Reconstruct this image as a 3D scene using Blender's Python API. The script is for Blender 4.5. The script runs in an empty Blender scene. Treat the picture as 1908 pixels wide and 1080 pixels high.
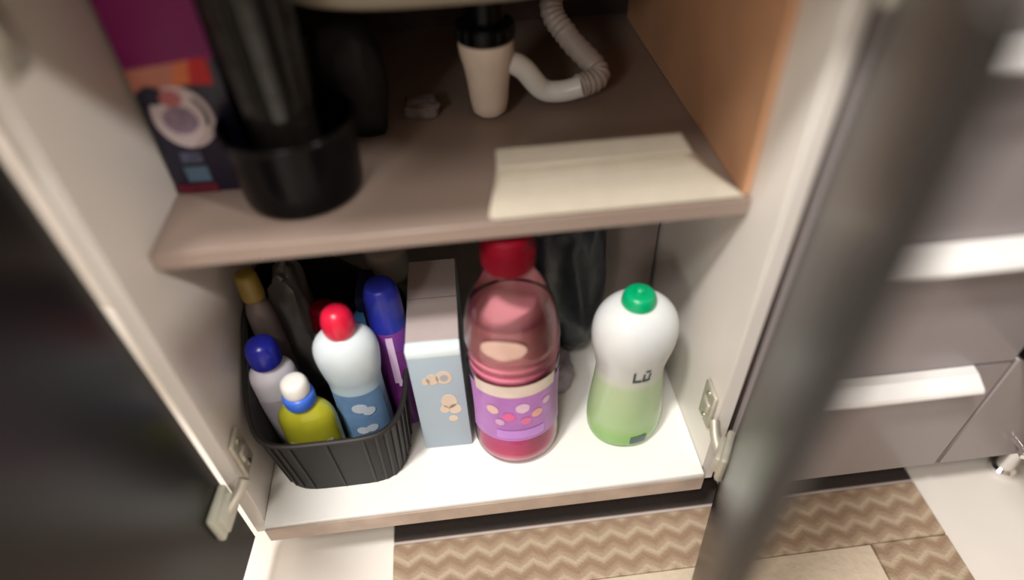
import bpy, bmesh, math, random
from mathutils import Vector, Matrix, noise
random.seed(4)
SC = bpy.context.scene
COL = SC.collection
PI = math.pi
R = math.radians

# ---------------------------------------------------------------- camera
cd = bpy.data.cameras.new('camera'); cam = bpy.data.objects.new('camera', cd); COL.objects.link(cam)
SC.camera = cam
yaw, pitch, roll, FPX = 0.079388, 0.755111, -0.046166, 1191.27
cy_, sy_ = math.cos(yaw), math.sin(yaw)
fw = Vector((sy_*math.cos(pitch), cy_*math.cos(pitch), -math.sin(pitch)))
rt = Vector((cy_, -sy_, 0)); up = rt.cross(fw)
r2 = math.cos(roll)*rt + math.sin(roll)*up
u2 = -math.sin(roll)*rt + math.cos(roll)*up
m = Matrix((r2, u2, -fw)).transposed().to_4x4()
m.translation = Vector((0.009466, -0.421830, 0.749218))
cam.matrix_world = m
cd.sensor_width = 36; cd.lens = 36*FPX/1908
cd.clip_start = 0.02
cd.dof.use_dof = True; cd.dof.focus_distance = 0.82; cd.dof.aperture_fstop = 0.8

# ---------------------------------------------------------------- light
SC.view_settings.view_transform = 'Standard'; SC.view_settings.look = 'None'
SC.view_settings.gamma = 1; SC.view_settings.exposure = 0.55
w = bpy.data.worlds.new('world'); SC.world = w; w.use_nodes = True
w.node_tree.nodes['Background'].inputs[0].default_value = (0.9, 0.85, 0.8, 1)
w.node_tree.nodes['Background'].inputs[1].default_value = 0.015

def lamp(name, loc, target, size, power, color):
    l = bpy.data.lights.new(name, 'AREA'); l.shape = 'DISK'; l.size = size; l.energy = power; l.color = color
    o = bpy.data.objects.new(name, l); COL.objects.link(o); o.location = loc
    o.rotation_euler = (Vector(target)-Vector(loc)).to_track_quat('-Z', 'Y').to_euler()
    return o
lamp('ceiling_lamp', (-.52, -.66, 2.12), (0, 0, 0), .22, 29, (1, .97, .93))
lamp('ceiling_lamp', (-.35, -1.10, 2.12), (0, 0, .3), .35, 12, (1, .95, .90))  # unseen soft lamp added as fill for the shelf front
lamp('low_fill_lamp', (-1.25, -2.2, 1.5), (.2, .2, .4), .5, 10, (1, .93, .86))  # added fill light reaching the deep shelf; no such lamp is known
sl = bpy.data.lights.new('left_wall_spot', 'SPOT'); sl.energy = 95; sl.color = (1, .94, .89); sl.spot_size = R(26); sl.spot_blend = .9; sl.shadow_soft_size = .09  # unseen spot added to brighten the left wall; narrow cone spares the drawers
so = bpy.data.objects.new('left_wall_spot', sl); COL.objects.link(so); so.location = (1.75, -1.3, 2.1)
so.rotation_euler = (Vector((-.30, .0, .30))-so.location).to_track_quat('-Z', 'Y').to_euler()

# ---------------------------------------------------------------- materials
def mat(name, col, rough=.5, metal=0, noise_amt=0, noise_scale=40, bump=0, trans=0, ior=1.45, sss=0, coat=0, emis=None, spec=None):
    M = bpy.data.materials.new(name); M.use_nodes = True
    nt = M.node_tree; p = nt.nodes['Principled BSDF']
    p.inputs['Base Color'].default_value = (*col, 1)
    p.inputs['Roughness'].default_value = rough
    p.inputs['Metallic'].default_value = metal
    p.inputs['Transmission Weight'].default_value = trans
    p.inputs['IOR'].default_value = ior
    p.inputs['Coat Weight'].default_value = coat
    if spec is not None: p.inputs['Specular IOR Level'].default_value = spec
    if sss:
        p.inputs['Subsurface Weight'].default_value = sss
        p.inputs['Subsurface Radius'].default_value = (.02, .02, .02)
        p.inputs['Subsurface Scale'].default_value = .6
    if noise_amt or bump:
        tc = nt.nodes.new('ShaderNodeTexCoord'); n = nt.nodes.new('ShaderNodeTexNoise')
        n.inputs['Scale'].default_value = noise_scale; n.inputs['Detail'].default_value = 4
        nt.links.new(tc.outputs['Object'], n.inputs['Vector'])
        if noise_amt:
            mx = nt.nodes.new('ShaderNodeMix'); mx.data_type = 'RGBA'; mx.blend_type = 'MULTIPLY'
            mx.inputs[6].default_value = (*col, 1)
            cr = nt.nodes.new('ShaderNodeValToRGB')
            cr.color_ramp.elements[0].position = .3; cr.color_ramp.elements[1].position = .75
            cr.color_ramp.elements[0].color = (1-noise_amt,)*3+(1,)
            nt.links.new(n.outputs['Fac'], cr.inputs[0]); nt.links.new(cr.outputs[0], mx.inputs[7])
            mx.inputs[0].default_value = 1
            nt.links.new(mx.outputs[2], p.inputs['Base Color'])
        if bump:
            b = nt.nodes.new('ShaderNodeBump'); b.inputs['Strength'].default_value = bump; b.inputs['Distance'].default_value = .01
            nt.links.new(n.outputs['Fac'], b.inputs['Height']); nt.links.new(b.outputs[0], p.inputs['Normal'])
    return M

def ramp_z(M, stops, blend_noise=0):
    """colour by object height (liquid levels, printed zones)"""
    nt = M.node_tree; p = nt.nodes['Principled BSDF']
    tc = nt.nodes.new('ShaderNodeTexCoord'); sp = nt.nodes.new('ShaderNodeSeparateXYZ')
    cr = nt.nodes.new('ShaderNodeValToRGB'); mr = nt.nodes.new('ShaderNodeMapRange')
    z0, z1 = stops[0][0], stops[-1][0]
    mr.inputs[1].default_value = z0; mr.inputs[2].default_value = z1
    nt.links.new(tc.outputs['Object'], sp.inputs[0]); nt.links.new(sp.outputs[2], mr.inputs[0]); nt.links.new(mr.outputs[0], cr.inputs[0])
    el = cr.color_ramp.elements
    while len(el) < len(stops): el.new(.5)
    for e, (z, c) in zip(el, stops): e.position = (z-z0)/(z1-z0)
    for e, (z, c) in zip(el, stops): e.color = (*c, 1)
    nt.links.new(cr.outputs[0], p.inputs['Base Color'])
    return M

def clear_mat(name, tint, gloss=1.0, rough=.015):
    M = bpy.data.materials.new(name); M.use_nodes = True; nt = M.node_tree; nt.nodes.clear()
    out = nt.nodes.new('ShaderNodeOutputMaterial'); mx = nt.nodes.new('ShaderNodeMixShader')
    t = nt.nodes.new('ShaderNodeBsdfTransparent'); g = nt.nodes.new('ShaderNodeBsdfGlossy'); lw = nt.nodes.new('ShaderNodeLayerWeight')
    t.inputs[0].default_value = (*tint, 1); g.inputs[0].default_value = (gloss,)*3+(1,); g.inputs['Roughness'].default_value = rough
    lw.inputs[0].default_value = .27
    nt.links.new(lw.outputs['Fresnel'], mx.inputs[0]); nt.links.new(t.outputs[0], mx.inputs[1]); nt.links.new(g.outputs[0], mx.inputs[2])
    nt.links.new(mx.outputs[0], out.inputs[0]); return M

melamine = mat('white_melamine', (.82, .77, .71), .38, noise_amt=.06, noise_scale=9)
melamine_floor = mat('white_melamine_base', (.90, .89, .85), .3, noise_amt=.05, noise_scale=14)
edge_brown = mat('brown_board_edge', (.52, .41, .34), .5, noise_amt=.25, noise_scale=30)
dark_gloss = mat('black_brown_gloss', (.007, .006, .006), .30, noise_amt=.2, noise_scale=4, spec=.5)
lilac_gloss = mat('lilac_grey_gloss', (.27, .24, .245), .22, spec=.4, noise_amt=.05, noise_scale=5)
plinth_m = mat('dark_plinth', (.05, .038, .033), .35, noise_amt=.2)
carcass_dark = mat('carcass_brown', (.06, .04, .035), .6, noise_amt=.3)
steel = mat('brushed_steel', (.75, .74, .73), .3, 1, noise_amt=.1)
chrome = mat('chrome', (.9, .9, .9), .08, 1, noise_amt=.03)
alu = mat('handle_aluminium', (.95, .93, .91), .3, .2, noise_amt=.04)
nickel = mat('worn_nickel', (.58, .55, .46), .5, .5, noise_amt=.2, noise_scale=60)
plastic_clip = mat('clear_yellowed_plastic', (.72, .72, .60), .3, trans=.25, noise_amt=.1)
tile = mat('pale_floor_tile', (.86, .81, .75), .18, noise_amt=.08, noise_scale=6)
plaster = mat('cream_plaster', (.70, .64, .58), .8, noise_amt=.05, bump=.1)
worktop_m = mat('beige_worktop', (.62, .56, .47), .35, noise_amt=.2, noise_scale=120)
tan_wood = mat('tan_board', (.72, .40, .23), .5, noise_amt=.2, noise_scale=12)
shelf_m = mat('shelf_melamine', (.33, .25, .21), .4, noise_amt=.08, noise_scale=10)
white_pl = mat('white_plastic', (.85, .84, .80), .3, noise_amt=.04)
white_packet = mat('cream_packet', (.66, .60, .49), .5, noise_amt=.08, bump=.1)
black_pl = mat('black_plastic', (.0025, .0025, .003), .25, noise_amt=.2, spec=.15)
smoke = mat('smoke_plastic', (.014, .012, .010), .12, noise_amt=.3, noise_scale=20, spec=.5)
basket_m = mat('charcoal_plastic', (.013, .0115, .0105), .45, noise_amt=.3, noise_scale=25, spec=.2)
rib_m = mat('charcoal_rib', (.024, .021, .019), .45, noise_amt=.2, spec=.25)
beige_pl = mat('aged_trap_plastic', (.80, .66, .55), .4, noise_amt=.1)
grey_hose = mat('grey_hose_plastic', (.42, .36, .33), .45, noise_amt=.1)
red_cap = mat('red_plastic', (.72, .012, .05), .3, noise_amt=.05)
crimson = mat('crimson_plastic', (.15, .0015, .009), .5, noise_amt=.05, spec=.12)
green_cap = mat('green_plastic', (.0, .36, .14), .3, noise_amt=.05)
blue_cap = mat('royal_blue_plastic', (.015, .02, .32), .25, noise_amt=.05)
deep_blue = mat('deep_blue_plastic', (.02, .03, .36), .3, noise_amt=.05)
mid_blue = mat('mid_blue_plastic', (.05, .16, .72), .3, noise_amt=.05)
purple_m = mat('purple_plastic', (.17, .03, .25), .28, noise_amt=.1)
lilac_print = mat('lilac_print', (.66, .48, .72), .4, noise_amt=.1)
dark_ink = mat('dark_green_ink', (.03, .06, .05), .5, noise_amt=.05)
box_blue = mat('pale_blue_carton', (.38, .47, .55), .45, noise_amt=.06, noise_scale=20)
box_lid = mat('shaded_carton_top', (.48, .40, .39), .55, noise_amt=.06)  # shade under the shelf put into the colour of the top
box_lip = mat('lit_carton_lip', (.78, .92, .95), .4, noise_amt=.04)  # lit front part of the top put into a paler colour
peach_ink = mat('peach_ink', (.72, .58, .46), .5, noise_amt=.1)
grey_ink = mat('grey_ink', (.40, .42, .46), .5, noise_amt=.1)
yellow_m = mat('dull_yellow_plastic', (.26, .18, .03), .4, noise_amt=.2)
bag_dark = mat('dark_polythene', (.018, .022, .03), .28, noise_amt=.4, noise_scale=14, bump=.3)
bag_grey = mat('grey_polythene', (.16, .15, .14), .35, noise_amt=.4, noise_scale=18, bump=.3)
bag_lilac = mat('lilac_grey_cloth', (.36, .31, .36), .6, noise_amt=.2, noise_scale=30, bump=.3)
card_grey = mat('grey_brown_card', (.28, .23, .21), .7, noise_amt=.15)

# ---------------------------------------------------------------- builders
def link(name, bm, m, parent=None, smooth=True, label=None, kind=None, loc=None, ang=40):
    me = bpy.data.meshes.new(name)
    bmesh.ops.recalc_face_normals(bm, faces=bm.faces)
    if smooth:
        for f in bm.faces: f.smooth = True
        for e in bm.edges:
            if len(e.link_faces) == 2 and e.calc_face_angle(0) > R(ang): e.smooth = False
    bm.to_mesh(me); bm.free()
    me.materials.append(m)
    o = bpy.data.objects.new(name, me); COL.objects.link(o)
    if parent is not None: o.parent = parent
    if label: o['label'] = label
    if kind: o['kind'] = kind
    if loc is not None: o.location = loc
    return o
def thing(name, label, cat, loc=(0, 0, 0), rz=0, group=None, tilt=(0, 0)):
    o = bpy.data.objects.new(name, None); COL.objects.link(o)
    o.location = loc; o.rotation_euler = (tilt[0], tilt[1], rz); o['label'] = label; o['category'] = cat
    o.empty_display_size = .02
    if group: o['group'] = group
    return o
def tag(o, label, cat, group=None):
    o['label'] = label; o['category'] = cat
    if group: o['group'] = group
    return o
def box(x0, x1, y0, y1, z0, z1, bev=.0015, seg=1, bm=None):
    own = bmesh.new()
    bmesh.ops.create_cube(own, size=1)
    for v in own.verts:
        v.co = Vector(((x0+x1)/2+v.co.x*(x1-x0), (y0+y1)/2+v.co.y*(y1-y0), (z0+z1)/2+v.co.z*(z1-z0)))
    if bev: bmesh.ops.bevel(own, geom=own.edges[:], offset=bev, segments=seg, affect='EDGES', profile=.5)
    if bm is None: return own
    me = bpy.data.meshes.new('t'); own.to_mesh(me); own.free(); bm.from_mesh(me); bpy.data.meshes.remove(me); return bm
def sec(a, n):
    c, s = math.cos(a), math.sin(a)
    return (math.copysign(abs(c)**(2/n), c), math.copysign(abs(s)**(2/n), s))
def lathe(prof, seg=40, sx=1, sy=1, n=2, cap0=True, cap1=True, bm=None, off=(0, 0, 0)):
    """prof: [(z, r)]; section is a superellipse of exponent n"""
    bm = bm or bmesh.new(); rings = []
    for z, r in prof:
        rings.append([bm.verts.new((off[0]+sx*r*sec(2*PI*k/seg, n)[0], off[1]+sy*r*sec(2*PI*k/seg, n)[1], off[2]+z)) for k in range(seg)])
    for a, b in zip(rings, rings[1:]):
        for k in range(seg): bm.faces.new((a[k], a[(k+1) % seg], b[(k+1) % seg], b[k]))
    if cap0: bm.faces.new(rings[0][::-1])
    if cap1: bm.faces.new(rings[-1])
    return bm
def smooth_prof(pts, n=5):
    out = []
    P = [pts[0]]+pts+[pts[-1]]
    for i in range(1, len(P)-2):
        p0, p1, p2, p3 = P[i-1:i+3]
        for k in range(n):
            t = k/n
            out.append(tuple(.5*((2*p1[j])+(-p0[j]+p2[j])*t+(2*p0[j]-5*p1[j]+4*p2[j]-p3[j])*t*t+(-p0[j]+3*p1[j]-3*p2[j]+p3[j])*t**3) for j in (0, 1)))
    out.append(pts[-1]); return out
def rad(prof, z):
    for (z0, r0), (z1, r1) in zip(prof, prof[1:]):
        if z0 <= z <= z1: return r0+(r1-r0)*(z-z0)/max(z1-z0, 1e-9)
    return prof[-1][1] if z > prof[-1][0] else prof[0][1]
def patch(prof, z0, z1, a0, a1, lift=.0008, sx=1, sy=1, n=2, nz=8, na=14, bm=None, shape=None):
    """a printed patch lying on a bottle; angles in degrees from the front (-y), thin but with its own thickness"""
    bm = bm or bmesh.new(); grid = []
    for i in range(nz+1):
        row = []
        for j in range(na+1):
            u, v = j/na, i/nz
            if shape == 'round':
                uu, vv = 2*u-1, 2*v-1
                q = math.sqrt(max(0, 1-vv*vv*.98)); u = .5+.5*uu*q
            z = z0+(z1-z0)*v; a = R(-90+a0+(a1-a0)*u); r = rad(prof, z)+lift
            c, s = sec(a, n)
            row.append(bm.verts.new((sx*r*c, sy*r*s, z)))
        grid.append(row)
    for i in range(nz):
        for j in range(na): bm.faces.new((grid[i][j], grid[i][j+1], grid[i+1][j+1], grid[i+1][j]))
    return bm
def plate(pts, axis_n, t, bm=None):
    """polygon pts (3D) extruded by vector axis_n*t"""
    bm = bm or bmesh.new()
    a = [bm.verts.new(p) for p in pts]; d = Vector(axis_n)*t
    b = [bm.verts.new(Vector(p)+d) for p in pts]
    bm.faces.new(a[::-1]); bm.faces.new(b)
    for k in range(len(a)): bm.faces.new((a[k], a[(k+1) % len(a)], b[(k+1) % len(a)], b[k]))
    return bm
def ellipse_pts(cx, y, cz, rx, rz, a0=0, a1=360, n=24, rot=0):
    out = []
    for k in range(n if a1-a0 >= 360 else n+1):
        a = R(a0+(a1-a0)*k/n); x, z = rx*math.cos(a), rz*math.sin(a)
        out.append((cx+x*math.cos(rot)-z*math.sin(rot), y, cz+x*math.sin(rot)+z*math.cos(rot)))
    return out
def tube(pts, r, seg=14, bm=None, ridges=0, n=8):
    bm = bm or bmesh.new()
    P = [Vector(p) for p in pts]; Q = []
    PP = [P[0]]+P+[P[-1]]
    for i in range(1, len(PP)-2):
        p0, p1, p2, p3 = PP[i-1:i+3]
        for k in range(n):
            t = k/n
            Q.append(.5*((2*p1)+(-p0+p2)*t+(2*p0-5*p1+4*p2-p3)*t*t+(-p0+3*p1-3*p2+p3)*t**3))
    Q.append(P[-1]); rings = []
    nrm = None
    for i, q in enumerate(Q):
        d = (Q[min(i+1, len(Q)-1)]-Q[max(i-1, 0)]).normalized()
        if nrm is None: nrm = d.orthogonal().normalized()
        nrm = (nrm-d*nrm.dot(d)).normalized(); bn = d.cross(nrm)
        rr = r*(1+(ridges if i % 2 else 0))
        rings.append([bm.verts.new(q+rr*(math.cos(2*PI*k/seg)*nrm+math.sin(2*PI*k/seg)*bn)) for k in range(seg)])
    for a, b in zip(rings, rings[1:]):
        for k in range(seg): bm.faces.new((a[k], a[(k+1) % seg], b[(k+1) % seg], b[k]))
    bm.faces.new(rings[0][::-1]); bm.faces.new(rings[-1]); return bm
def lump(sx, sy, sz, amp=.25, freq=1.6, seed=0, sub=4, flat=True, pull=None):
    """crumpled bag resting on its base"""
    bm = bmesh.new(); bmesh.ops.create_icosphere(bm, subdivisions=sub, radius=1)
    o = Vector((seed*3.7, seed*1.3, seed*2.1))
    for v in bm.verts:
        d = v.co.normalized()
        k = 1+amp*(noise.noise(d*freq+o)+.5*noise.noise(d*freq*2.3+o)+.3*abs(noise.noise(d*freq*5+o)))
        c = Vector((math.copysign(abs(d.x)**.7, d.x), math.copysign(abs(d.y)**.7, d.y), math.copysign(abs(d.z)**.75, d.z)))*k
        c = Vector((c.x*sx, c.y*sy, c.z*sz+sz))
        if pull and c.z > pull:
            f = 1-.6*min(1, (c.z-pull)/(2*sz-pull+.001)); c.x *= f; c.y *= f
        v.co = c
    lo = min(v.co.z for v in bm.verts)
    for v in bm.verts: v.co.z = max(0, v.co.z-lo-.006)
    return bm

# ---------------------------------------------------------------- the setting
def struct(name, bm, m): return link(name, bm, m, smooth=False, kind='structure')
FZ = -.13
struct('floor', box(-2, 2.6, -2.6, .62, FZ-.05, FZ, 0), tile)
struct('ceiling', box(-2, 2.6, -2.6, .62, 2.2, 2.25, 0), plaster)
struct('wall_back', box(-2, 2.6, .58, .63, FZ, 2.2, 0), plaster)
struct('wall_left', box(-2.05, -2, -2.6, .58, FZ, 2.2, 0), plaster)
struct('wall_right', box(2.6, 2.65, -2.6, .58, FZ, 2.2, 0), plaster)
struct('wall_front', box(-2, 2.6, -2.65, -2.6, FZ, 2.2, 0), plaster)

# ---------------------------------------------------------------- sink cabinet
SH = .386          # top of the shelf
cab = thing('sink_cabinet', 'open white sink cabinet with one middle shelf and two black gloss doors', 'cabinet', (0, .28, FZ))
def cpart(name, x0, x1, y0, y1, z0, z1, m, label=None, bev=.0012):
    return link(name, box(x0, x1, y0-.28, y1-.28, z0-FZ, z1-FZ, bev), m, cab, label=label)
cpart('side_panel', -.30, -.282, 0, .56, -.03, .70, melamine)
cpart('side_panel', .282, .30, 0, .56, -.03, .70, melamine)
cpart('bottom_panel', -.2815, .2815, -.010, .555, -.034, 0, melamine_floor, 'brightly lit white bottom board')
cpart('edge_band', -.2815, .2815, -.0125, -.0105, -.034, -.005, edge_brown, 'brown front edge of the bottom board')
cpart('back_panel', -.282, .282, .545, .553, 0, .70, mat('dark_unlit_back', (.07, .045, .035), .7, noise_amt=.3), 'back panel coloured dark for the unlit rear')  # unlit depth of the cabinet put into the panel's dark colour
cpart('shelf', -.2815, .2815, .055, .545, SH-.018, SH, shelf_m, 'beige middle shelf')
cpart('top_rail', -.282, .282, .001, .02, .66, .70, mat('rail_board', (.26, .21, .18), .5, noise_amt=.1), 'dull rail under the worktop')
cpart('plinth', -.30, .30, .055, .07, FZ, -.03, plinth_m, 'dark recessed plinth')
for xx, dx in ((-.282, 1), (.282, -1)):
    for zz in ((.115, .60) if dx > 0 else (.105, .625)):
        bmp = box(min(xx, xx+dx*.006), max(xx, xx+dx*.006), .008-.28, .040-.28, zz-.03-FZ, zz+.03-FZ, .002)
        box(min(xx, xx+dx*.009), max(xx, xx+dx*.009), .014-.28, .034-.28, zz-.009-FZ, zz+.009-FZ, .002, bm=bmp)
        hp = link('hinge_plate', bmp, nickel, cab)
        for s in (-1, 1):
            link('screw', lathe([(0, .0038), (.0015, .0038), (.0022, .002)], 12), steel, hp).matrix_local = \
                Matrix.Translation((xx+dx*.006, .024-.28, zz+s*.021-FZ)) @ Matrix.Rotation(PI/2*dx, 4, 'Y')
def door(side, ang):
    """side -1 left / +1 right; opened by ang degrees about the front corner"""
    W_ = .297
    d = link('door', box(0, W_, -.018, 0, -.03, .69, .0015), dark_gloss, cab,
             label='black gloss left door swung wide open' if side < 0 else 'black gloss right door standing half open')
    # local x runs from hinge to free edge, local +y is the inner face
    if side > 0:
        for v in d.data.vertices: v.co.x = -v.co.x
        d.data.flip_normals()
    d.location = (side*.3005, (-.016 if side > 0 else -.005)-.28, -FZ); d.rotation_euler = (0, 0, side*R(ang))
    for zz in ((.085, .60) if side < 0 else (.085, .625)):
        b = box(.004, .052, .0, .010, zz-.022, zz+.022, .004, 2)
        box(.010, .046, .006, .016, zz-.014, zz+.014, .003, 2, bm=b)
        if side > 0:
            for v in b.verts: v.co.x = -v.co.x
        h = link('hinge', b, plastic_clip if side < 0 else nickel, d)
        s = -side
        link('hinge_arm', tube([(s*.03, .012, zz+.003), (s*.012, .022, zz+.01), (s*-.002, .028, zz+.02)], .006, 10), nickel, h)
    return d
door(-1, 95)
door(1, 58)

# ---------------------------------------------------------------- worktop and sink
tag(link('worktop', box(-.6, 1.3, -.07, .575, .701, .74, .004, 2), worktop_m), 'beige worktop slab over the cabinets', 'worktop')
sb = thing('sink_bowl', 'cream sink bowl hanging under the worktop above the shelf', 'sink', (.01, .30, .534))
link('bowl', lathe(smooth_prof([(0, .03), (0, .10), (.006, .135), (.022, .158), (.06, .170), (.158, .176)], 3), 48, 1.12, .86, 3.2), mat('cream_enamel', (.40, .35, .27), .45, noise_amt=.06), sb)
link('drain_flange', lathe([(-.006, .028), (-.003, .036), (0, .038)], 32), steel, sb).location = (.038, -.038, 0)

# ---------------------------------------------------------------- drain trap
tr = thing('drain_trap', 'beige plastic drain trap hanging in the middle above the shelf', 'drain', (.048, .262, .388))
link('trap_cup', lathe([(.0, .006), (.002, .014), (.007, .0195), (.018, .0215), (.04, .0235), (.06, .0262), (.076, .0298), (.088, .0305), (.09, .028)], 40), beige_pl, tr)
b = lathe([(.088, .029), (.09, .031), (.106, .031), (.108, .028)], 32)
for k in range(16):
    a = 2*PI*k/16; box(.030*math.cos(a)-.002, .030*math.cos(a)+.002, .030*math.sin(a)-.002, .030*math.sin(a)+.002, .091, .105, .0006, bm=b)
link('collar_nut', b, black_pl, tr, label='dark collar nut')
link('tailpipe', lathe([(.106, .021), (.140, .021)], 28), black_pl, tr, label='dark pipe up to the sink')
link('outlet_elbow', tube([(.022, 0, .062), (.04, .004, .05), (.062, .008, .022), (.085, .006, .018), (.108, .002, .024)], .0125, 16), white_pl, tr, label='pale curved outlet elbow')
link('drain_hose', tube([(.104, .002, .024), (.13, .02, .03), (.10, .06, .06), (.085, .09, .09), (.12, .12, .15), (.16, .20, .16)], .013, 14, ridges=.12, n=12), grey_hose, tr, label='grey ribbed hose')

# ---------------------------------------------------------------- drawer unit to the right
du = thing('drawer_unit', 'lilac grey gloss drawer unit with bright handles right of the open sink cabinet', 'cabinet', (.452, .28, FZ))
def dpart(name, x0, x1, y0, y1, z0, z1, m, par=None, label=None, bev=.0015):
    return link(name, box(x0-.452, x1-.452, y0-.28, y1-.28, z0-FZ, z1-FZ, bev), m, par or du, label=label)
dpart('carcass', .3025, .6015, .0, .56, -.03, .70, carcass_dark)
dpart('plinth', .3025, .6015, .05, .065, FZ, -.03, plinth_m)
zs = [-.03, .183, .372, .561, .698]
for z0, z1 in zip(zs, zs[1:]):
    df = dpart('drawer_front', .338, .6005, -.019, -.0005, z0, z1-.003, lilac_gloss)
    bm = bmesh.new()
    prof = [(-.0195, z1-.024), (-.0195, z1+.001), (-.030, z1-.001), (-.046, z1-.009), (-.048, z1-.013), (-.044, z1-.014), (-.030, z1-.008), (-.024, z1-.024)]
    x0, x1 = .372, .552
    A = [bm.verts.new((x0-.452, y-.28, z-FZ)) for y, z in prof]; B = [bm.verts.new((x1-.452, y-.28, z-FZ)) for y, z in prof]
    bm.faces.new(A); bm.faces.new(B[::-1])
    for k in range(len(A)): bm.faces.new((A[k], B[k], B[(k+1) % len(A)], A[(k+1) % len(A)]))
    link('handle', bm, alu, df, smooth=False, label='bright aluminium ledge handle')
dpart('filler_strip', .3035, .336, -.019, -.0005, -.03, .695, lilac_gloss)

# corner unit at the far right
cu = thing('corner_cabinet', 'grey and dark brown corner cabinet at the right edge with a chrome knob', 'cabinet', (.85, .28, FZ))
def upart(name, x0, x1, y0, y1, z0, z1, m, label=None):
    return link(name, box(x0-.85, x1-.85, y0-.28, y1-.28, z0-FZ, z1-FZ, .0015), m, cu, label=label)
upart('carcass', .604, 1.2, .0, .56, -.03, .70, carcass_dark)
upart('plinth', .604, 1.2, .05, .065, FZ, -.03, plinth_m)
upart('lower_front', .605, 1.198, -.019, -.0005, -.03, .183, lilac_gloss)
upart('door', .606, .625, -.42, -.003, .187, .698, dark_gloss, 'dark door standing open')
link('knob', lathe([(0, .005), (.008, .005), (.011, .010), (.018, .011), (.022, .007), (.023, .002)], 20), chrome, cu).matrix_local = \
    Matrix.Translation((.705-.85, -.019-.28, .0-FZ)) @ Matrix.Rotation(PI/2, 4, 'X')
link('foot', lathe([(0, .017), (.008, .017), (.012, .012), (.098, .012)], 20), chrome, cu, label='chrome foot').location = (.768-.85, .012-.28, .001)

# ---------------------------------------------------------------- mat on the floor
km = thing('kitchen_mat', 'beige rectangular mat with brown zigzag border on the floor below the cabinet', 'mat', (.242, -.30, FZ))
def zig():
    M = mat('zigzag_weave', (.5, .38, .26), .8); nt = M.node_tree; p = nt.nodes['Principled BSDF']
    N = nt.nodes.new; L = nt.links.new
    tc = N('ShaderNodeTexCoord'); sp = N('ShaderNodeSeparateXYZ'); L(tc.outputs['Object'], sp.inputs[0])
    def math_(op, a, b=None):
        n = N('ShaderNodeMath'); n.operation = op
        for i, x in enumerate((a, b)):
            if x is None: continue
            if isinstance(x, (int, float)): n.inputs[i].default_value = x
            else: L(x, n.inputs[i])
        return n.outputs[0]
    tri = math_('PINGPONG', sp.outputs[0], .019)
    v = math_('ADD', sp.outputs[1], math_('MULTIPLY', tri, .62))
    s = math_('DIVIDE', v, .0275)
    f = math_('FRACT', s)
    cr = N('ShaderNodeValToRGB'); L(f, cr.inputs[0])
    e = cr.color_ramp.elements
    e[0].position = 0; e[0].color = (.30, .20, .13, 1); e[1].position = 1; e[1].color = (.30, .20, .13, 1)
    for pos, c in ((.22, (.33, .23, .155)), (.36, (.45, .35, .245)), (.52, (.50, .40, .285)), (.62, (.41, .30, .21)), (.8, (.37, .27, .185))):
        x = e.new(pos); x.color = (*c, 1)
    ns = N('ShaderNodeTexNoise'); ns.inputs['Scale'].default_value = 260; L(tc.outputs['Object'], ns.inputs['Vector'])
    b = N('ShaderNodeBump'); b.inputs['Strength'].default_value = .35; b.inputs['Distance'].default_value = .004
    L(ns.outputs['Fac'], b.inputs['Height']); L(b.outputs[0], p.inputs['Normal'])
    L(cr.outputs[0], p.inputs['Base Color']); return M
zm = zig(); field_m = mat('beige_mat_field', (.66, .55, .42), .85, noise_amt=.08, noise_scale=90, bump=.2)
mat_dark = mat('dark_mat_binding', (.045, .034, .03), .8, noise_amt=.2, noise_scale=200)
mat_pale = mat('pale_mat_piping', (.52, .44, .40), .6, noise_amt=.1)
def mpart(name, x0, x1, y0, y1, z0, z1, m, label=None):
    return link(name, box(x0-.242, x1-.242, y0+.30, y1+.30, z0, z1, .0015), m, km, label=label)
mpart('border', -.14, .624, -.075, .0055, .0005, .008, zm)
mpart('border', .515, .624, -.625, -.0755, .0005, .008, zm)
mpart('border', -.14, -.03, -.625, -.0755, .0005, .008, zm)
mpart('border', -.0295, .5145, -.625, -.53, .0005, .008, zm)
mpart('field', -.0295, .5145, -.5295, -.0755, .0005, .0075, field_m, 'plain beige centre')
mpart('binding', -.14, .624, .0105, .0485, .0005, .008, mat_dark, 'dark binding along the plinth')
mpart('piping', -.14, .624, .0058, .0102, .0005, .0085, mat_pale, 'pale piping line')

# ---------------------------------------------------------------- things on the cabinet floor
def bottle_base(name, label, cat, x, y, z=0.0005, rz=0, group=None, tilt=(0, 0)): return thing(name, label, cat, (x, y, z), rz, group, tilt)

# pink fabric softener
pk = bottle_base('softener_bottle', 'tall clear bottle of pink softener with crimson cap, centre of the cabinet floor', 'bottle', .047, .079)
pp = smooth_prof([(0, .036), (.003, .047), (.012, .0535), (.03, .0555), (.06, .0545), (.10, .0535), (.15, .054), (.175, .0555), (.183, .0525), (.191, .0555), (.199, .0525),
                  (.207, .0555), (.222, .0545), (.245, .0515), (.268, .045), (.290, .036), (.306, .0275), (.318, .0255)], 4)
link('bottle_body', lathe(pp, 56, 1, .88, cap1=False), clear_mat('clear_pet', (.99, .97, .98)), pk)
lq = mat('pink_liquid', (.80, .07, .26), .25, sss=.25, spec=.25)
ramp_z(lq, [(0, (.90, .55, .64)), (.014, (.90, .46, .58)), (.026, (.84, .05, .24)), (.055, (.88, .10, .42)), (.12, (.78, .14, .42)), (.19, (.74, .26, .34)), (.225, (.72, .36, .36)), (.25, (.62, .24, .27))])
lp = [(z, max(r-.0025, .01)) for z, r in pp if .002 < z < .252]
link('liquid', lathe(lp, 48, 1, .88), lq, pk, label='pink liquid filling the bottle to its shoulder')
lab = mat('purple_label', (.50, .19, .58), .35, noise_amt=.25, noise_scale=30)
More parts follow.
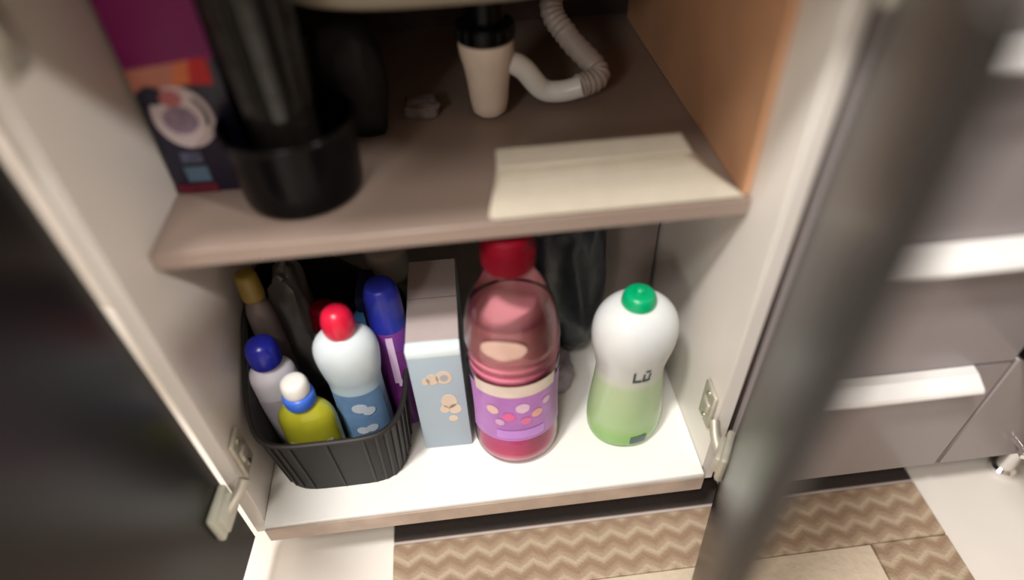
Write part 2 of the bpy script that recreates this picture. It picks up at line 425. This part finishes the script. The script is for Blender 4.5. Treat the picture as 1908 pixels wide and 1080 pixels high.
link('label', patch(pp, .062, .160, -75, 75, .0012, 1, .88, nz=12, na=24), lab, pk, label='purple printed label')
cream = mat('cream_print', (.80, .66, .58), .4, noise_amt=.15, noise_scale=40)
link('label_band', patch(pp, .150, .172, -58, 52, .0019, 1, .88), cream, pk, label='cream band with the washed out name')
fl = [(-34, .122, .012, (.80, .50, .45)), (-13, .112, .012, (.78, .14, .36)), (5, .128, .013, (.80, .56, .74)), (24, .112, .011, (.80, .42, .34)), (-25, .100, .009, (.70, .40, .64)),
      (9, .102, .010, (.78, .18, .38)), (38, .128, .009, (.76, .50, .66))]
for a, z, s, c in fl:
    link('printed_flower', patch(pp, z-s*.7, z+s*.7, a-s*700, a+s*700, .0020, 1, .88, nz=8, na=8, shape='round'), mat('flower_ink', c, .4, noise_amt=.2, noise_scale=60), pk)
link('label_stripe', patch(pp, .068, .084, -30, 34, .0020, 1, .88), mat('violet_stripe', (.55, .26, .72), .4, noise_amt=.1), pk)
for a, z, s, c in [(-14, .230, .014, (.66, .43, .36))]:
    link('shoulder_print', patch(pp, z-s, z+s, a-s*2100, a+s*1900, .0012, 1, .88, shape='round'), mat('shoulder_ink', c, .4, noise_amt=.2), pk)
b = lathe(smooth_prof([(.316, .0272), (.320, .0278), (.336, .0270), (.352, .0255), (.357, .0235), (.358, .018)], 3), 40)
for k in range(40):
    a = 2*PI*k/40; box(.0276*math.cos(a)-.0007, .0276*math.cos(a)+.0007, .0276*math.sin(a)-.0007, .0276*math.sin(a)+.0007, .319, .342, .0002, bm=b)
link('cap', b, crimson, pk, label='crimson screw cap')

# green dish soap
gr = bottle_base('dish_soap_bottle', 'waisted bottle of pale green dish soap with green cap by the right wall', 'bottle', .193, .080, rz=R(4))
gp = smooth_prof([(0, .034), (.004, .043), (.014, .0485), (.04, .0500), (.075, .0475), (.105, .0445), (.13, .0430), (.15, .0455), (.172, .0500), (.192, .0515), (.210, .0490), (.224, .0420), (.234, .031), (.238, .018)], 4)
gm = mat('milky_green_plastic', (.6, .7, .5), .25, sss=.15)
ramp_z(gm, [(0, (.20, .42, .09)), (.03, (.25, .47, .13)), (.05, (.36, .52, .26)), (.118, (.42, .52, .32)), (.13, (.54, .57, .49)), (.15, (.60, .61, .60)), (.24, (.68, .70, .70))])
link('bottle_body', lathe(gp, 56, 1, .86), gm, gr)
link('cap', lathe(smooth_prof([(.229, .0195), (.233, .0205), (.243, .0195), (.249, .0175), (.252, .0140), (.253, .009)], 3), 36), green_cap, gr, label='green flip cap')
link('cap_spout', lathe(smooth_prof([(.251, .007), (.257, .006), (.259, .003)], 2), 20), green_cap, gr)
# washed-out dark characters on the shoulder and the small dark square below
for pts in ([(-13, .138, .160, 3.2)], [(-13, .138, .1425, 14)], [(2, .138, .155, 3.2)], [(2, .138, .1425, 13)], [(11, .138, .155, 3.2)], [(4, .158, .162, 8)]):
    for a, z0, z1, wd in pts:
        link('printed_letter', patch(gp, z0, z1, a, a+wd, .0009, 1, .86, nz=3, na=4), dark_ink, gr)
link('dark_square', patch(gp, .014, .030, -4, 22, .0009, 1, .86, nz=4, na=6), mat('teal_ink', (.06, .13, .13), .4, noise_amt=.3), gr, label='small dark square on the base label')

# pale blue carton
bx = bottle_base('detergent_carton', 'tall pale blue carton with shade-toned top between basket and pink bottle', 'box', -.045, .155, rz=R(-1))
link('carton_body', box(-.032, .032, -.08, .08, 0, .196, .002, 2), box_blue, bx)
link('carton_top', box(-.0312, .0312, -.066, .0795, .1955, .1985, .001), box_lid, bx, label='top flap toned as shade')
link('carton_seam', box(-.0312, .0312, .005, .0065, .1985, .1992, .0002), card_grey, bx)
link('carton_lip', box(-.0322, .0322, -.0808, -.0655, .184, .1992, .0025, 2), box_lip, bx, label='front lip toned as lit')
for cx, cz, rx, rz_, m_ in [(-.006, .145, .0075, .010, peach_ink), (.008, .147, .010, .012, peach_ink), (.008, .147, .005, .006, grey_ink), (-.014, .142, .005, .006, peach_ink),
                         (.010, .100, .010, .014, peach_ink), (.016, .084, .008, .010, peach_ink), (.003, .085, .006, .008, peach_ink), (.012, .064, .006, .006, peach_ink)]:
    yy = -.0801 if m_ is peach_ink else -.0806
    link('printed_motif', plate(ellipse_pts(cx, yy, cz, rx, rz_, n=16), (0, -1, 0), .0005), m_, bx, smooth=False)

# ---------------------------------------------------------------- basket and its contents
bk = thing('storage_basket', 'charcoal ribbed plastic basket with low rounded front on the left of the cabinet floor', 'basket', (-.182, .156, .0005))
def basket_loop(s, seg=72):
    """plan outline (superellipse) scaled by s"""
    return [(sec(2*PI*k/seg, 4.5)[0]*.093*s, sec(2*PI*k/seg, 4.5)[1]*.135*s) for k in range(seg)]
def rim_h(x, y): return .118+.085*min(1, max(0, (y+.125)/.14))**1.2*min(1, max(0, (.06-x)/.10))
def basket_bm():
    bm = bmesh.new(); seg = 72; outer, inner = [], []
    nz = 8
    for i in range(nz+1):
        t = i/nz; ro, ri = [], []
        for (x, y) in basket_loop(1):
            h = rim_h(x, y)*t; k = .91+.09*t
            ro.append(bm.verts.new((x*k, y*k, h))); ri.append(bm.verts.new((x*(k-.03), y*(k-.022), max(h, .003))))
        outer.append(ro); inner.append(ri)
    for rows in (outer, inner):
        for a, b in zip(rows, rows[1:]):
            for k in range(seg): bm.faces.new((a[k], a[(k+1) % seg], b[(k+1) % seg], b[k]))
    for k in range(seg): bm.faces.new((outer[-1][k], outer[-1][(k+1) % seg], inner[-1][(k+1) % seg], inner[-1][k]))
    bm.faces.new(outer[0][::-1]); bm.faces.new(inner[0]); return bm
link('basket_wall', basket_bm(), basket_m, bk)
lp_ = basket_loop(1.0)
link('rim', tube([(x*1.012, y*1.012, rim_h(x, y)) for x, y in lp_]+[(lp_[0][0]*1.012, lp_[0][1]*1.012, rim_h(*lp_[0]))], .0028, 8, n=1), rib_m, bk)
for k in range(38, 72):
    if k % 2: continue
    x, y = lp_[k]; h = rim_h(x, y)
    link('rib', tube([(x*.918, y*.918, .006), (x*.962, y*.962, h*.5), (x*1.008, y*1.008, h-.002)], .0017, 6, n=2), rib_m, bk)

# blue capped white bottle
b1 = bottle_base('cleaner_bottle', 'small whitish lilac bottle with round royal blue cap at the left end of the basket', 'bottle', -.248, .112, .0040, R(20))
p1 = smooth_prof([(0, .022), (.004, .027), (.06, .028), (.13, .0275), (.15, .025), (.163, .016), (.168, .012)], 4)
link('bottle_body', lathe(p1, 40, 1.05, .8), mat('lilac_white_plastic', (.72, .70, .78), .25, noise_amt=.06), b1)
link('label', patch(p1, .03, .115, -70, 70, .0008, 1.05, .8), mat('pale_label', (.60, .56, .62), .4, noise_amt=.3, noise_scale=40), b1)
link('cap', lathe(smooth_prof([(.164, .0165), (.168, .0195), (.184, .0195), (.196, .0160), (.201, .009), (.202, .003)], 4), 36), blue_cap, b1, label='round royal blue cap')

# yellow-green dish soap
b2 = bottle_base('dish_soap_bottle', 'squat yellow green dish soap bottle with white and blue cap in the basket', 'bottle', -.209, .068, .0040, R(-3))
p2 = smooth_prof([(0, .030), (.004, .036), (.05, .0375), (.098, .0375), (.118, .034), (.130, .025), (.137, .0155), (.142, .013)], 4)
ym = mat('yellow_green_soap', (.47, .46, .03), .12, sss=.2, coat=.6, noise_amt=.25, noise_scale=22)
link('bottle_body', lathe(p2, 44, 0.94, .62), ym, b2)
link('label', patch(p2, .055, .082, -40, 50, .0009, 0.94, .62), mat('silver_white_label', (.72, .68, .60), .35, noise_amt=.3, noise_scale=50), b2, label='whitish label')
link('collar', lathe(smooth_prof([(.136, .0165), (.139, .0185), (.152, .0185), (.155, .0150)], 3), 36), mid_blue, b2, label='mid blue collar')
link('cap', lathe(smooth_prof([(.154, .0140), (.158, .0160), (.170, .0155), (.176, .0120), (.178, .004)], 3), 32), white_pl, b2, label='white push cap')

# pale blue bottle with red cap
b3 = bottle_base('softener_bottle', 'pale blue bottle with rounded shoulders and round red cap in the basket', 'bottle', -.148, .099, .0040, R(3))
p3 = smooth_prof([(0, .026), (.004, .032), (.05, .0335), (.10, .0325), (.135, .0325), (.155, .0355), (.178, .0380), (.196, .0368), (.209, .0295), (.217, .0165)], 4)
bm3 = mat('pale_blue_plastic', (.6, .72, .8), .28, sss=.15)
ramp_z(bm3, [(0, (.30, .46, .66)), (.10, (.32, .48, .68)), (.125, (.50, .64, .74)), (.16, (.56, .66, .72)), (.21, (.66, .73, .76))])
link('bottle_body', lathe(p3, 48, 1, .8), bm3, b3)
link('label', patch(p3, .045, .128, -62, 62, .0008, 1, .8), mat('sky_blue_label', (.20, .36, .62), .4, noise_amt=.35, noise_scale=24), b3, label='sky blue label')
for a, z, s in ((0, .104, .015), (18, .096, .013), (-6, .060, .012), (14, .062, .012)):
    link('printed_cloud', patch(p3, z-s*.6, z+s*.6, a-s*1100, a+s*1100, .0016, 1, .8, shape='round'), mat('cloud_ink', (.66, .74, .84), .4, noise_amt=.2), b3)
link('cap', lathe(smooth_prof([(.214, .0150), (.220, .0182), (.234, .0188), (.246, .0155), (.252, .009), (.253, .003)], 4), 36), red_cap, b3, label='round red cap')

# purple bottle with blue cap
b4 = bottle_base('spray_bottle', 'slim purple bottle with tall deep blue cap at the right end of the basket', 'bottle', -.101, .140, .0040)
p4 = smooth_prof([(0, .019), (.003, .0235), (.05, .0245), (.15, .0245), (.176, .0230), (.186, .0205), (.19, .019)], 4)
link('bottle_body', lathe(p4, 40), purple_m, b4)
link('label', patch(p4, .03, .15, -70, 60, .0008), mat('magenta_label', (.20, .03, .22), .35, noise_amt=.4, noise_scale=30), b4)
link('printed_streak', patch(p4, .095, .178, -8, 12, .0016), lilac_print, b4, label='pale lilac vertical streak')
link('printed_streak', patch(p4, .088, .10, 2, 26, .0016), lilac_print, b4)
link('cap', lathe(smooth_prof([(.182, .0215), (.186, .0225), (.228, .0212), (.240, .0185), (.245, .016), (.246, .011)], 3), 36), deep_blue, b4, label='tall deep blue cap')

# behind, in the basket and the back of the cabinet
b5 = bottle_base('sauce_bottle', 'dark bottle with dull red cap in the shade at the back of the basket', 'bottle', -.192, .200, .0040)
p5 = smooth_prof([(0, .02), (.003, .025), (.09, .025), (.115, .022), (.125, .016)], 4)
link('bottle_body', lathe(p5, 36), mat('dark_grey_plastic', (.12, .11, .13), .35, noise_amt=.2), b5)
link('cap', lathe(smooth_prof([(.122, .0175), (.126, .0195), (.158, .018), (.166, .012), (.167, .004)], 3), 32), crimson, b5, label='dull red cap')
b6 = bottle_base('trigger_bottle', 'blue and white bottle with navy top behind the red capped bottle', 'bottle', -.133, .215, .0040)
p6 = smooth_prof([(0, .024), (.003, .029), (.09, .030), (.12, .027), (.137, .016), (.145, .013)], 4)
m6 = mat('blue_white_plastic', (.1, .25, .5), .3); ramp_z(m6, [(0, (.5, .55, .58)), (.10, (.5, .55, .58)), (.115, (.06, .20, .42)), (.16, (.05, .18, .42))])
link('bottle_body', lathe(p6, 36, 1.1, .75), m6, b6)
bt = lathe(smooth_prof([(.142, .015), (.147, .017), (.165, .016), (.17, .012)], 2), 28)
box(-.011, .011, -.042, .022, .168, .19, .005, 2, bm=bt); box(-.004, .004, -.036, -.028, .135, .17, .002, 1, bm=bt)
link('trigger_head', bt, mat('navy_plastic', (.012, .015, .06), .35, noise_amt=.1), b6, label='navy trigger head')
b7 = bottle_base('cream_bottle', 'cream capped bottle standing behind the basket at the back', 'bottle', -.122, .350, .0005)
p7 = smooth_prof([(0, .028), (.004, .034), (.06, .034), (.075, .030), (.085, .022), (.09, .02)], 4)
link('bottle_body', lathe(p7, 36), mat('olive_plastic', (.22, .22, .12), .4, noise_amt=.1), b7)
link('cap', lathe(smooth_prof([(.086, .030), (.09, .0325), (.128, .032), (.136, .028), (.138, .02)], 3), 36), mat('cream_plastic', (.78, .70, .62), .4, noise_amt=.05), b7, label='wide cream cap')
tag(link('rubbish_bag', lump(.024, .032, .118, .22, 1.5, 3), bag_grey, loc=(-.232, .214, .004)), 'crumpled dark grey plastic bag at the back left of the basket', 'bag')
yb = bottle_base('tall_bottle', 'tall dim brown bottle with dull yellow cap at the back left of the basket', 'bottle', -.252, .158, .0040)
py = smooth_prof([(0, .014), (.003, .0175), (.15, .0175), (.205, .016), (.225, .011), (.232, .0105)], 3)
link('bottle_body', lathe(py, 32), mat('dim_brown_plastic', (.13, .10, .09), .4, noise_amt=.2), yb)
link('cap', lathe(smooth_prof([(.229, .0125), (.233, .0135), (.262, .0125), (.268, .008), (.269, .003)], 3), 28), yellow_m, yb, label='dull yellow cap')
tag(link('plastic_bag', lump(.062, .05, .165, .2, 1.3, 7, pull=.25), bag_dark, loc=(.126, .235, .0005)), 'dark blue black plastic bag standing behind the two large bottles', 'bag')
tag(link('cleaning_cloth', lump(.030, .028, .032, .2, 1.6, 11), bag_lilac, loc=(.108, .165, .0005)), 'lilac grey crumpled cloth between the pink and the green bottle', 'cloth')
cb = bottle_base('cardboard_box', 'grey brown cardboard box at the back right of the cabinet floor', 'box', .232, .34, .0005)
link('box_body', box(-.05, .045, -.07, .07, 0, .26, .002), card_grey, cb)
link('box_flap', box(-.05, .045, -.07, .07, .2605, .263, .0008), card_grey, cb)

# ---------------------------------------------------------------- things on the shelf
# magenta carton
ct = thing('freshener_carton', 'tall magenta and navy carton with white round emblem, left on the shelf', 'carton', (-.236, .182, SH+.0005), R(-3))
navy = mat('navy_print', (.012, .010, .035), .35, noise_amt=.1)
mg = mat('magenta_print', (.22, .004, .12), .35, noise_amt=.15, noise_scale=12)
link('carton_body', box(-.041, .041, -.03, .03, 0, .22, .002, 2), navy, ct)
yf = -.0302
link('magenta_panel', plate([(-.0405, yf, .128), (.0405, yf, .136), (.0405, yf, .2195), (-.0405, yf, .2195)], (0, -1, 0), .0004), mg, ct, smooth=False)
om = mat('orange_print', (.75, .20, .08), .4, noise_amt=.2, noise_scale=40); rm = mat('red_print', (.60, .015, .02), .4, noise_amt=.15)
link('flame_band', plate([(-.0405, yf, .108), (-.004, yf, .112), (0.004, yf, .134), (-.0405, yf, .129)], (0, -1, 0), .0005), mat('salmon_print', (.62, .24, .18), .4, noise_amt=.2), ct, smooth=False)
link('flame_band', plate([(-.004, yf, .112), (.012, yf, .114), (.018, yf, .136), (.004, yf, .134)], (0, -1, 0), .0006), om, ct, smooth=False)
link('flame_band', plate([(.012, yf, .114), (.032, yf, .112), (.034, yf, .137), (.018, yf, .136)], (0, -1, 0), .0005), rm, ct, smooth=False)
wm = mat('emblem_white', (.72, .62, .66), .4, noise_amt=.15, noise_scale=50)
em = link('emblem', plate(ellipse_pts(-.006, yf, .082, .028, .031, n=36), (0, -1, 0), .0008), wm, ct, smooth=False, label='white round emblem')
link('emblem_core', plate(ellipse_pts(-.009, yf-.0009, .080, .016, .014, n=24), (0, -1, 0), .0005), mat('emblem_violet', (.34, .25, .36), .5, noise_amt=.4, noise_scale=120), em, smooth=False)
link('emblem_cut', plate(ellipse_pts(-.026, yf-.0009, .105, .012, .009, n=16), (0, -1, 0), .0004), navy, em, smooth=False)
link('emblem_dot', plate(ellipse_pts(-.010, yf-.0014, .102, .010, .008, n=20), (0, -1, 0), .0004), mat('emblem_red', (.55, .16, .18), .5, noise_amt=.2), em, smooth=False)
arc = ellipse_pts(-.006, yf-.0009, .082, .0235, .026, -20, 50, 10)+ellipse_pts(-.006, yf-.0009, .082, .020, .0225, -20, 50, 10)[::-1]
link('emblem_arc', plate(arc, (0, -1, 0), .0004), navy, em, smooth=False)
sqm = mat('steel_blue_print', (.12, .22, .34), .4, noise_amt=.15)
link('printed_square', plate([(-.024, yf, .034), (-.004, yf, .034), (-.004, yf, .046), (-.024, yf, .046)], (0, -1, 0), .0005), mat('slate_print', (.10, .11, .19), .4, noise_amt=.15), ct, smooth=False)
link('printed_square', plate([(-.026, yf, .013), (-.003, yf, .013), (-.003, yf, .030), (-.026, yf, .030)], (0, -1, 0), .0005), sqm, ct, smooth=False)
link('base_stripe', plate([(-.0405, yf, .0), (.0, yf, .0), (.0, yf, .010), (-.0405, yf, .010)], (0, -1, 0), .0005), mat('maroon_print', (.16, .012, .04), .4, noise_amt=.1), ct, smooth=False)

# black tub
tb = thing('black_tub', 'glossy black round tub standing at the front of the shelf', 'tub', (-.150, .143, SH+.0005))
wall = smooth_prof([(0, .045), (.002, .055), (.008, .0585), (.04, .0605), (.072, .0625), (.078, .0645), (.080, .062)], 3)
inn = [(.0795, .0605), (.040, .058), (.006, .055), (.005, .01)]
link('tub_wall', lathe(wall+inn, 48), black_pl, tb)
# ribbed smoky jar standing in the tub
jr = thing('smoky_jar', 'tall smoky dark jar with embossed grid standing inside the black tub', 'jar', (-.150, .132, SH+.0065))
jp = smooth_prof([(0, .018), (.004, .025), (.06, .028), (.12, .031), (.18, .033), (.20, .032), (.205, .026)], 4)
link('jar_body', lathe(jp, 40), smoke, jr)
for zz in (.05, .08, .11, .14, .17):
    link('embossed_ring', lathe([(zz-.0016, rad(jp, zz)-.001), (zz-.0008, rad(jp, zz)+.0012), (zz+.0008, rad(jp, zz)+.0012), (zz+.0016, rad(jp, zz)-.001)], 40, cap0=False, cap1=False), smoke, jr)
for k in range(14):
    a = 2*PI*(k+.5)/14
    link('embossed_rib', tube([((rad(jp, z)+.0003)*math.cos(a), (rad(jp, z)+.0003)*math.sin(a), z) for z in (.012, .06, .12, .19)], .0014, 6, n=2), smoke, jr)
link('lid', lathe(smooth_prof([(.203, .029), (.206, .0315), (.222, .0305), (.225, .025)], 3), 36), black_pl, jr)
# black pouch to the right of the tub
tag(link('black_pouch', lump(.036, .03, .068, .12, 1.4, 5), mat('black_fabric', (.006, .006, .008), .6, noise_amt=.3, bump=.2), loc=(-.098, .252, SH+.0005)), 'soft black pouch behind and right of the black tub', 'pouch')
tag(link('small_rag', lump(.022, .018, .010, .25, 1.6, 9), mat('dim_rag', (.22, .17, .17), .8, noise_amt=.2, bump=.3), loc=(-.030, .285, SH+.0005)), 'small dim rag on the shelf left of the drain trap', 'cloth')

# cream packet at the front of the shelf
wb = thing('cream_packet', 'flat cream folded packet lying along the front right of the shelf', 'packet', (.15, .085, SH+.0005))
bm = bmesh.new()
lo = [(-.122, -.029), (.129, -.029), (.098, .036), (-.110, .036)]; mi = [(-.118, -.022), (.104, -.022), (.090, .036), (-.108, .036)]; hi = [(-.108, -.006), (.074, -.006), (.076, .036), (-.106, .036)]
rows = [[bm.verts.new((x, y, z)) for x, y in L_] for L_, z in ((lo, 0), (mi, .016), (hi, .034))]
for a, b in zip(rows, rows[1:]):
    for k in range(4): bm.faces.new((a[k], a[(k+1) % 4], b[(k+1) % 4], b[k]))
bm.faces.new(rows[0][::-1]); bm.faces.new(rows[-1])
bmesh.ops.bevel(bm, geom=bm.edges[:], offset=.003, segments=2, affect='EDGES')
link('packet_body', bm, white_packet, wb)
link('top_fold', box(-.108, .077, .002, .037, .0342, .0385, .0015), white_packet, wb, label='raised back fold')
# tan board on the right wall
tag(link('wooden_board', box(.2735, .2815, .062, .52, SH+.0005, .672, .001), tan_wood), 'tan wooden board standing against the right wall above the shelf', 'board')
